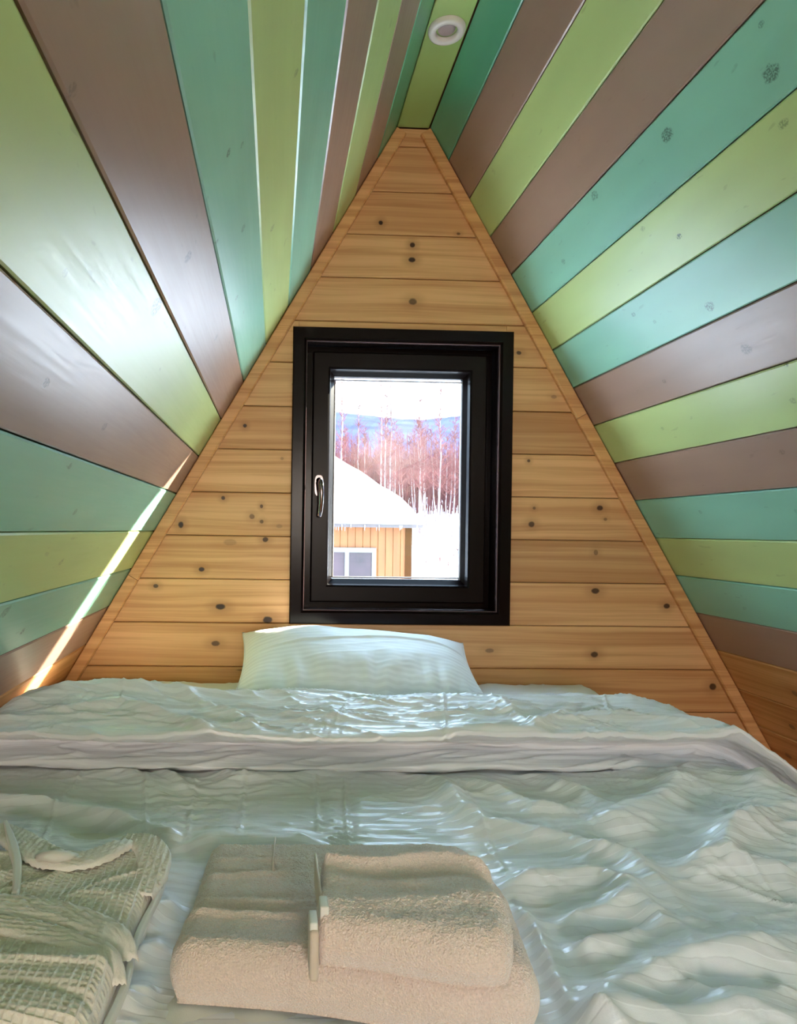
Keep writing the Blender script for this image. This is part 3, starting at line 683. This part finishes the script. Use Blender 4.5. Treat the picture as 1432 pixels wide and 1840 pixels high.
st = tag(empty('hand_towel', (.14, .68, -.415)), 'small folded cream terry towel with white tabs, on top of the larger towel', 'towel')
def small_top(x, y):
    z = np.interp(y, [.59,.62,.66,.70,.76,.80], [-.364,-.362,-.368,-.370,-.374,-.384])
    z = z + .006*np.exp(-((y-.655-.04*(x-.05))/.014)**2) + .003*np.exp(-((y-.69-.02*np.sin(x*20))/.012)**2)
    bk = .752+.006*np.sin(x*38+.5)
    z = z + .009*np.exp(-((y-bk)/.007)**2) - .008*np.exp(-((y-bk+.024)/.016)**2)*ss(.06,.12,x)
    return z - .004*ss(.2,.25,x)*ss(.6,.7,y)
pad('towel_fold', lin([(.043,.60),(.043,.64),(.050,.685),(.057,.77)]), lin([(.226,.60),(.236,.63),(.245,.67),(.256,.77)]), (.584,.772), lambda y: -.409+0*y, small_top, 260, 240, m_terry2, st, r=(.010,.022,.026,.014), disp=terry_disp(), edge=lambda x: .032*ss(.2,.04,x))
# flat woven hem bands that show as an upright strip at the towel's left edge, with white tabs
sl = st.location
def stack_strip(name, x0, x1, y0, y1, z0, z1, mat, parent, tilt=.0, bev=.0015):
    b = MB().box(x0-sl[0], x1-sl[0], y0-sl[1], y1-sl[1], z0-sl[2], z1-sl[2], bev=bev, seg=2)
    return b.build(name, mat, parent, True)
stack_strip('hem_band', .0365, .0450, .606, .640, -.411, -.3655, m_hem, st, bev=.003)
stack_strip('hem_band', .0500, .0530, .650, .768, -.405, -.3710, m_hem, st)
stack_strip('tab', .0365, .0440, .610, .632, -.368, -.3595, m_tab, st)
stack_strip('tab', .0475, .0560, .632, .652, -.370, -.3570, m_tab, st)

# ---------------------------------------------------------------- bathrobe
def waffle_mat():
    s = NT('white_waffle_cotton'); q, o = s.coords()
    n = s.noise(q.outputs['Object'], 700, 2)
    c = s.mix(s.mapr(n, .3, .7, 0., 1.), C4((.91,.85,.79),.95), C4((.92,.86,.80),1.03))
    b = s.bsdf(Base_Color=c, Roughness=.85, Normal=s.bump(n, .3, .001)); s.set(b,'Sheen Weight',.3); return s.m
m_waffle = waffle_mat(); m_cuff = fabric('white_flat_binding', (.76,.74,.68), .7)
def waffle(x, y, amp=.0027, px=.0088, py=.0066):
    a = np.sin(2*np.pi*x/px); b = np.sin(2*np.pi*(y + .15*x)/py); g = (1-np.abs(a)**1.0)*.5+(1-np.abs(b))*.5
    return amp*(np.maximum(1-np.abs(np.sin(np.pi*x/px))*1.5, 1-np.abs(np.sin(np.pi*(y+.15*x)/py))*1.5).clip(0,1))
rbx = tag(empty('bathrobe', (-.31, .76, LOW)), 'folded white waffle bathrobe with collar and belt, beside the towels', 'bathrobe')
def rdisp(x, y): return waffle(x, y) + .004*pn(x*14,y*14,61) + .0025*pn(x*30,y*24,62)
def robe_top(x, y):
    z = np.interp(y, [.55,.60,.66,.70,.80,.90,.96], [-.424,-.422,-.424,-.432,-.436,-.440,-.446])
    d = y-(.668-.08*(x+.3)); z = z + .006*np.exp(-(d/.006)**2) - .006*np.exp(-((d-.012)/.008)**2)
    d = y-(.612+.02*np.sin(x*18)); z = z - .004*np.exp(-(d/.006)**2)
    return z + .006*ridged(x,y,66,.8,.2,.07,2)*ss(.75,.82,y)
def hump(x): return -.05*np.exp(-((x+.30)/.07)**2)
rr_ = lin([(-.156,.56),(-.150,.60),(-.147,.66),(-.150,.74),(-.140,.82),(-.139,.87),(-.165,.92),(-.21,.95)])
rl_ = lin([(-.56,.56),(-.56,.66),(-.565,.80),(-.55,.90),(-.52,.95)])
pad('robe_body', rl_, rr_, (.57,.925), lambda y: LOW+.006+0*y, robe_top, 380, 330, m_waffle, rbx, r=(.02,.022,.022,.02), disp=rdisp)
pad('robe_body', lin([(-.55,.56),(-.55,.95)]), lin([(-.149,.58),(-.142,.66),(-.144,.74),(-.134,.83),(-.140,.9)]), (.585,.905), lambda y: LOW-.001+0*y, lambda x,y: LOW+.022+0*x, 160, 140, m_waffle, rbx, r=(.01,.012,.012,.01), disp=lambda x,y: waffle(x,y,.001))
# front fold (plain lining side) at the foot
def strip(name, path, w, zoff, mat, parent, n=90, m=24, waf=True, arch=.006, thick=.004):
    """cloth band along a path (x,y,z), width w, slightly arched, laid on what lies below"""
    P = catmull([p[:3] for p in path], n/ max(.05, sum(math.dist(path[i][:3], path[i+1][:3]) for i in range(len(path)-1))))
    T_ = np.gradient(P, axis=0); T_ /= np.linalg.norm(T_, axis=1)[:,None]; S = np.cross(T_, [0,0,1]); S /= np.linalg.norm(S,axis=1)[:,None]
    t = np.linspace(-1,1,m); Wd = w if np.isscalar(w) else np.interp(np.linspace(0,1,len(P)), np.linspace(0,1,len(w)), w)[:,None]
    off = (t[None,:]*Wd/2); XX = P[:,0:1]+S[:,0:1]*off; YY = P[:,1:2]+S[:,1:2]*off
    ZZ = P[:,2:3] + zoff + arch*(np.sqrt(np.clip(1-t[None,:]**4,0,1))) 
    if waf: ZZ = ZZ + waffle(XX,YY)
    nn, mm_ = XX.shape; Vt = np.stack([XX,YY,ZZ],-1).reshape(-1,3); Vb_ = Vt - np.array([0,0,thick]); F_ = gridfaces(nn,mm_); K = nn*mm_
    bi = list(range(mm_)) + [j*mm_+mm_-1 for j in range(1,nn)] + [(nn-1)*mm_+i for i in range(mm_-2,-1,-1)] + [j*mm_ for j in range(nn-2,0,-1)]
    for q in range(len(bi)): F_.append((bi[q], K+q, K+(q+1)%len(bi), bi[(q+1)%len(bi)]))
    Vt = np.concatenate([Vt, Vb_[bi]]); l0 = parent.location
    return raw(name, Vt-np.array([l0[0],l0[1],l0[2]]), F_, mat, parent, True, Vt[:,:2])
# belt: two laps, curving over the right edge
strip('belt', [(-.56,.772,-.440),(-.42,.775,-.438),(-.31,.768,-.437),(-.23,.748,-.437),(-.170,.712,-.438),(-.152,.686,-.452)], .040, .006, m_waffle, rbx, arch=.005)
strip('belt', [(-.56,.735,-.438),(-.40,.738,-.436),(-.30,.731,-.435),(-.225,.708,-.436),(-.168,.678,-.437),(-.152,.652,-.452)], .030, .004, m_waffle, rbx, arch=.006)
# lapels / collar forming a V, raised shoulder at the right
strip('lapel', [(-.400,1.0,-.446),(-.355,.945,-.438),(-.315,.90,-.432),(-.275,.868,-.430),(-.235,.872,-.431),(-.205,.905,-.431),(-.195,.935,-.438)], [.02,.040,.045,.045,.04,.035,.02], .002, m_waffle, rbx, arch=.004)
strip('lapel', [(-.392,1.0,-.446),(-.352,.92,-.436),(-.322,.86,-.434),(-.300,.80,-.436),(-.297,.786,-.437)], [.006,.010,.012,.010,.008], .008, m_cuff, rbx, waf=False, arch=.004, thick=.008)
strip('shoulder', [(-.205,.945,-.440),(-.175,.925,-.434),(-.155,.89,-.434),(-.150,.85,-.438),(-.150,.80,-.442)], [.02,.04,.045,.04,.02], .001, m_waffle, rbx, arch=.006)
strip('lapel', [(-.46,.98,-.444),(-.43,.90,-.438),(-.42,.82,-.436)], [.03,.07,.06], .002, m_waffle, rbx, arch=.008)
strip('side_binding', [(-.150,.58,-.452),(-.142,.66,-.450),(-.146,.74,-.450),(-.137,.82,-.447),(-.136,.87,-.447)], .007, 0, m_cuff, rbx, waf=False, arch=.003, thick=.006)
V, F = tube([(-.300,.868,-.424),(-.288,.858,-.418),(-.272,.852,-.416),(-.258,.860,-.419),(-.250,.872,-.425)], [.003,.006,.008,.006,.003], 10)
raw('hanging_loop', np.array(V)-np.array(rbx.location), F, m_cuff, rbx, True)

# ---------------------------------------------------------------- outside
def terrain(x, y):
    z = np.interp(y, [0, 14, 20, 34, 50, 62, 90, 160, 260], [-3.5,-3.5,-3.4,-2.0,-.2,1.0,3.2,9,10])
    return z + .25*pn(x*.25,y*.25,71) + .12*pn(x*.7,y*.7,72) - .02*np.clip(x-8,0,30)
m_snow = plain('snow', (.82,.84,.90), .6, nscale=2, namt=.03, bump=.1)
gx = np.linspace(-60,90,200); gy = np.concatenate([np.linspace(2.6,70,200), np.linspace(72,260,60)])
X, Y = np.meshgrid(gx, gy); Z = terrain(X, Y)
gr = raw('snowy_ground', np.stack([X,Y,Z],-1).reshape(-1,3), gridfaces(len(gy),len(gx)), m_snow, None, True); tag(gr, 'snow covered ground outside', kind='structure')
# far hills, distance haze painted in as a blue base colour
m_hill = plain('haze_tinted_hill', (.045,.054,.115), .9, nscale=.03, namt=.25, Specular_IOR_Level=0.0)
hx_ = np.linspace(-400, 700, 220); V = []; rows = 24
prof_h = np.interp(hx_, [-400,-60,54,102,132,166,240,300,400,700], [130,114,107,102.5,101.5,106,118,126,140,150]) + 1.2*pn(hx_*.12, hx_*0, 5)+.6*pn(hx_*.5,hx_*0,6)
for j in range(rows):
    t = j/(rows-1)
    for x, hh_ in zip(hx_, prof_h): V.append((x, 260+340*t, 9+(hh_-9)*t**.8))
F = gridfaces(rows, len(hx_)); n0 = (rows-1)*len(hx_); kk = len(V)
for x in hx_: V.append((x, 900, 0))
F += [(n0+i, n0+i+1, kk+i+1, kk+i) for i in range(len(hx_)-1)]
tag(raw('far_hills', V, F, m_hill, None, True), 'forested hills on the horizon, coloured blue for haze', kind='structure')

# neighbouring house
hs = tag(empty('neighbour_house', (-1.5, 14, -3.5)), 'orange wooden house with a thick snow covered roof, outside the window', 'house')
HL = np.array([-1.5,14,-3.5])
HX0, HX1, HY0, HY1, EV = -6.0, 2.84, 14.0, 21.0, .10
s = NT('orange_house_boards'); q, o = s.coords(); n = s.noise(s.comb(s.math('MULTIPLY',o['X'],9),0.0,s.math('MULTIPLY',o['Z'],.8)),1,3)
s.bsdf(Base_Color=s.mix(s.mapr(n,.35,.65,0.,1.), (.15,.045,.006,1), (.19,.066,.012,1)), Roughness=.6); m_or = s.m
m_cream = plain('cream_house_trim', (.055,.024,.010), .6, Specular_IOR_Level=0.0); m_wfr = plain('white_house_frame', (.11,.105,.105), .5)
m_hpane = plain('house_window_pane', (.03,.015,.02), .25, nscale=2, namt=.5)
bw = .16; x = HX0; 
# front wall boards (vertical), cut round the window
WX0, WX1, WZ0, WZ1 = 1.00, 2.12, -1.45, -.38
MB().box(HX0+1.5+.01, HX1+1.5-.01, .03, 7.0, .0, EV+3.5-.02).build('wall', plain('house_core', (.3,.12,.03), .7), hs)
while x < HX1-.02:
    x1 = min(x+bw, HX1); segs = [(-3.5, EV)]
    if x1 > WX0+.02 and x < WX1-.02: segs = [(-3.5, WZ0), (WZ1, EV)]
    for z0, z1 in segs: MB().box(x-HL[0]+.004, x1-HL[0]-.004, 0, .028, z0-HL[2], z1-HL[2], bev=.004).build('plank', m_or, hs)
    x += bw
MB().box(HX1-.10+1.5, HX1+.035+1.5, -.035, .10, 0, EV+3.5).build('corner_board', m_cream, hs)
hw = empty('window', (0,0,0)); hw.parent = hs
def hb(nm, x0,x1,z0,z1,y0,y1,m,p): return MB().box(x0-HL[0],x1-HL[0],y0-HL[1],y1-HL[1],z0-HL[2],z1-HL[2]).build(nm,m,p)
for a in ((WX0-.06,WX1+.0,WZ1-.07,WZ1+.03),(WX0-.06,WX1,WZ0-.03,WZ0+.07),(WX0-.06,WX0+.03,WZ0+.07,WZ1-.07),(WX1-.09,WX1+.0,WZ0+.07,WZ1-.07),(1.46,1.55,WZ0+.07,WZ1-.07)):
    hb('frame_bar', *a, 13.955, 14.03, m_wfr, hw)
hb('pane', WX0, 1.48, WZ0, WZ1, 14.0, 14.015, m_hpane, hw); hb('pane', 1.53, WX1-.04, WZ0, WZ1, 14.0, 14.015, m_hpane, hw)
# eave board with icicles, snow roof
MB().box(HX0-.2+1.5, HX1+.2+1.5, -.28, 7.2, 3.5+EV-.02, 3.5+EV+.05).build('eave_board', plain('grey_eave', (.08,.065,.065), .7), hs)
sx_ = np.linspace(HX0-.25, HX1+.23, 150); sy_ = np.linspace(HY0-.33, HY1+.25, 120); X, Y = np.meshgrid(sx_, sy_)
dx = np.minimum(X-sx_[0], sx_[-1]-X); dy = np.minimum(Y-sy_[0], sy_[-1]-Y); d = np.minimum(dx, dy); d = -np.log(np.exp(-6*dx)+np.exp(-6*dy))/6; d = np.clip(d,0,None)
g = np.interp(d, [0,.05,.15,.33,.60,.72,1.14,1.67,2.5,4], [0,.20,.36,.56,.78,.86,1.20,1.60,2.2,2.9]) + .03*pn(X*1.5,Y*1.5,81)*ss(0,.2,d)
g = g - .07*np.exp(-((dy-.78)/.05)**2)*(dx > 1.0)*ss(1.0,1.4,dx)
Vv = np.stack([X,Y,EV+.05+g],-1).reshape(-1,3)-HL; raw('roof_snow', Vv, gridfaces(120,150), m_snow, hs, True)
ic = []; icF = []
for k in range(70):
    x = random.uniform(HX0, HX1+.15); l = random.uniform(.02,.09); y = 13.7+random.uniform(0,.03); b0 = len(ic)
    ic += [(x-.012,y,EV+.03),(x+.012,y,EV+.03),(x,y+.02,EV+.03),(x,y+.007,EV-.02-l)]; icF += [(b0,b0+1,b0+3),(b0+1,b0+2,b0+3),(b0+2,b0,b0+3)]
tag(raw('icicles', np.array(ic)-HL, icF, plain('ice', (.35,.36,.42), .2), hs), kind='stuff')

# birches
m_birch = plain('pale_birch_bark', (.16,.125,.12), .8, nscale=3, namt=.25, Specular_IOR_Level=0.0); m_twig = plain('reddish_birch_twigs', (.11,.045,.042), .9, nscale=.5, namt=.3, Specular_IOR_Level=0.0)
def stick(V, F, p, q, r0, r1):
    p = np.array(p, float); q = np.array(q, float); d = q-p; d /= (np.linalg.norm(d)+1e-9); u = np.cross(d, [.3,.9,.1]); u /= np.linalg.norm(u); w_ = np.cross(d, u); b0 = len(V)
    for c_, r_ in ((p, r0), (q, r1)):
        for a in (0, 2.094, 4.189): V.append(c_ + (u*math.cos(a)+w_*math.sin(a))*r_)
    F += [(b0,b0+1,b0+4,b0+3),(b0+1,b0+2,b0+5,b0+4),(b0+2,b0,b0+3,b0+5)]
def birch_meshes(seed, H, thick, ntw=110, lean=0.0):
    R_ = random.Random(seed); tv, tf, cv, cf = [], [], [], []; path = [(0,0,-.6)]; x = y = 0
    for k in range(1, 8):
        x += R_.uniform(-.10,.10)+lean*H/7; y += R_.uniform(-.1,.1); path.append((x, y, H*k/7))
    for k in range(7): stick(tv, tf, path[k], path[k+1], thick*(1-.12*k), thick*(1-.12*(k+1)))
    for k in range(ntw):
        t = R_.uniform(.28, 1)**.9*7; i = min(6, int(t)); f = t-i; p = [path[i][c]*(1-f)+path[i+1][c]*f for c in range(3)]
        L = R_.uniform(.5, 1.6)*(1.25-t/8); a = R_.uniform(0, 6.28); e = R_.uniform(.3, 1.2)
        q_ = (p[0]+math.cos(a)*L*math.cos(e), p[1]+math.sin(a)*L*math.cos(e), p[2]+L*math.sin(e)); stick(cv, cf, p, q_, .022, .009)
        for _ in range(3):
            g_ = R_.uniform(.3,.9); b_ = [p[c]+(q_[c]-p[c])*g_ for c in range(3)]; a2 = R_.uniform(0,6.28); l2 = L*.45
            stick(cv, cf, b_, (b_[0]+math.cos(a2)*l2*.7, b_[1]+math.sin(a2)*l2*.7, b_[2]+l2*.6), .012, .006)
    def mk(n_, V_, F_, m_):
        me = bpy.data.meshes.new(n_); me.from_pydata([tuple(v) for v in V_], [], F_); me.materials.append(m_); return me
    return mk('trunk', tv, tf, m_birch), mk('crown', cv, cf, m_twig)
VAR = [birch_meshes(100+i, h, t, lean=l) for i, (h, t, l) in enumerate(((10.5,.12,.0),(9.5,.10,.03),(9,.10,-.06),(8,.08,.0),(14.5,.12,.0)))]
def birch(px, Yd_, var, label, group=None):
    X_ = (px-495)/1200*Yd_; z = float(terrain(np.array(X_), np.array(float(Yd_))))
    t = empty('birch_tree', (X_, Yd_, z-.1)); tag(t, label, 'tree', group); t.rotation_euler.z = random.uniform(0, 6.28) if var not in (1, 2) else 0
    for me, nm in zip(VAR[var], ('trunk', 'crown')):
        o = bpy.data.objects.new(nm, me); SC.collection.objects.link(o); o.parent = t
prom = [(681,56,4,'tall birch whose bare top stands highest against the sky'),(700,59.5,4,'tall birch just right of the highest one, top above the hill'),
 (691,50,0,'pale birch trunk rising behind the middle of the snowy roof'),(720,54,3,'slim birch behind the rounded right shoulder of the snowy roof'),
 (755,52,0,'birch straight and pale, left of the leaning birch'),(765,50,2,'leaning birch whose trunk slants to the right towards its foot'),(790,46,0,'bright birch trunk standing alone in front of the blue hill'),
 (814,50,1,'birch closest to the right edge of the pane'),(609,52,4,'birch at the left edge of the pane, above the roof slope'),(706,62,1,'thin birch behind the roof, right of the two tall tops')]
stood = []
for px_, yd, vr, lb in prom: birch(px_, yd, vr, lb); stood.append(((px_-495)/1200*yd, yd))
for k in range(34):
    for _ in range(60):
        px_, yd = random.uniform(560, 900), random.uniform(56, 77); xx = (px_-495)/1200*yd
        if all(math.hypot(xx-a, yd-b) > 2.7 for a, b in stood): break
    else: continue
    stood.append((xx, yd)); birch(px_, yd, random.randrange(4), 'thin bare birch in the reddish wood outside the window', 'bare birches in the wood outside')
# dense undergrowth and far wood: uncountable twigs in one mesh
tv, tf = [], []
for k in range(3600):
    y = 80 + 110*random.random()**1.3; x = y*random.uniform(-.05, .42); z = float(np.interp(y, [0,14,20,34,50,62,90,160,260], [-3.5,-3.5,-3.4,-2.0,-.2,1.0,3.2,9,10]))
    h_ = random.uniform(6, 10.5); p = (x, y, z-.3); q_ = (x+random.uniform(-.5,.5), y, z+h_); stick(tv, tf, p, q_, .06, .015)
    for _ in range(12):
        f = random.uniform(.12, .95); b_ = [p[c]+(q_[c]-p[c])*f for c in range(3)]; l2 = random.uniform(.6,1.8)*(1.15-f*.6); a = random.uniform(0, 6.28)
        stick(tv, tf, b_, (b_[0]+math.cos(a)*l2*.7, b_[1]+math.sin(a)*l2*.4, b_[2]+l2*.75), .035, .012)
wd_o = raw('birch_thicket', np.array(tv), tf, m_twig); tag(wd_o, 'dense reddish thicket of bare trees filling the slope outside', 'wood', kind='stuff')
# low brush in the snow
tv, tf = [], []
for k in range(90):
    y = random.uniform(34, 56); x = y*random.uniform(.19, .36); z = float(terrain(np.array(x), np.array(y)))
    for _ in range(4):
        l = random.uniform(.2,.8); stick(tv, tf, (x,y,z-.1), (x+random.uniform(-.4,.4), y, z+l), .02, .01)
tag(raw('snowy_brush', np.array(tv), tf, m_twig), 'low bare brush poking through the snow', 'brush', kind='stuff')
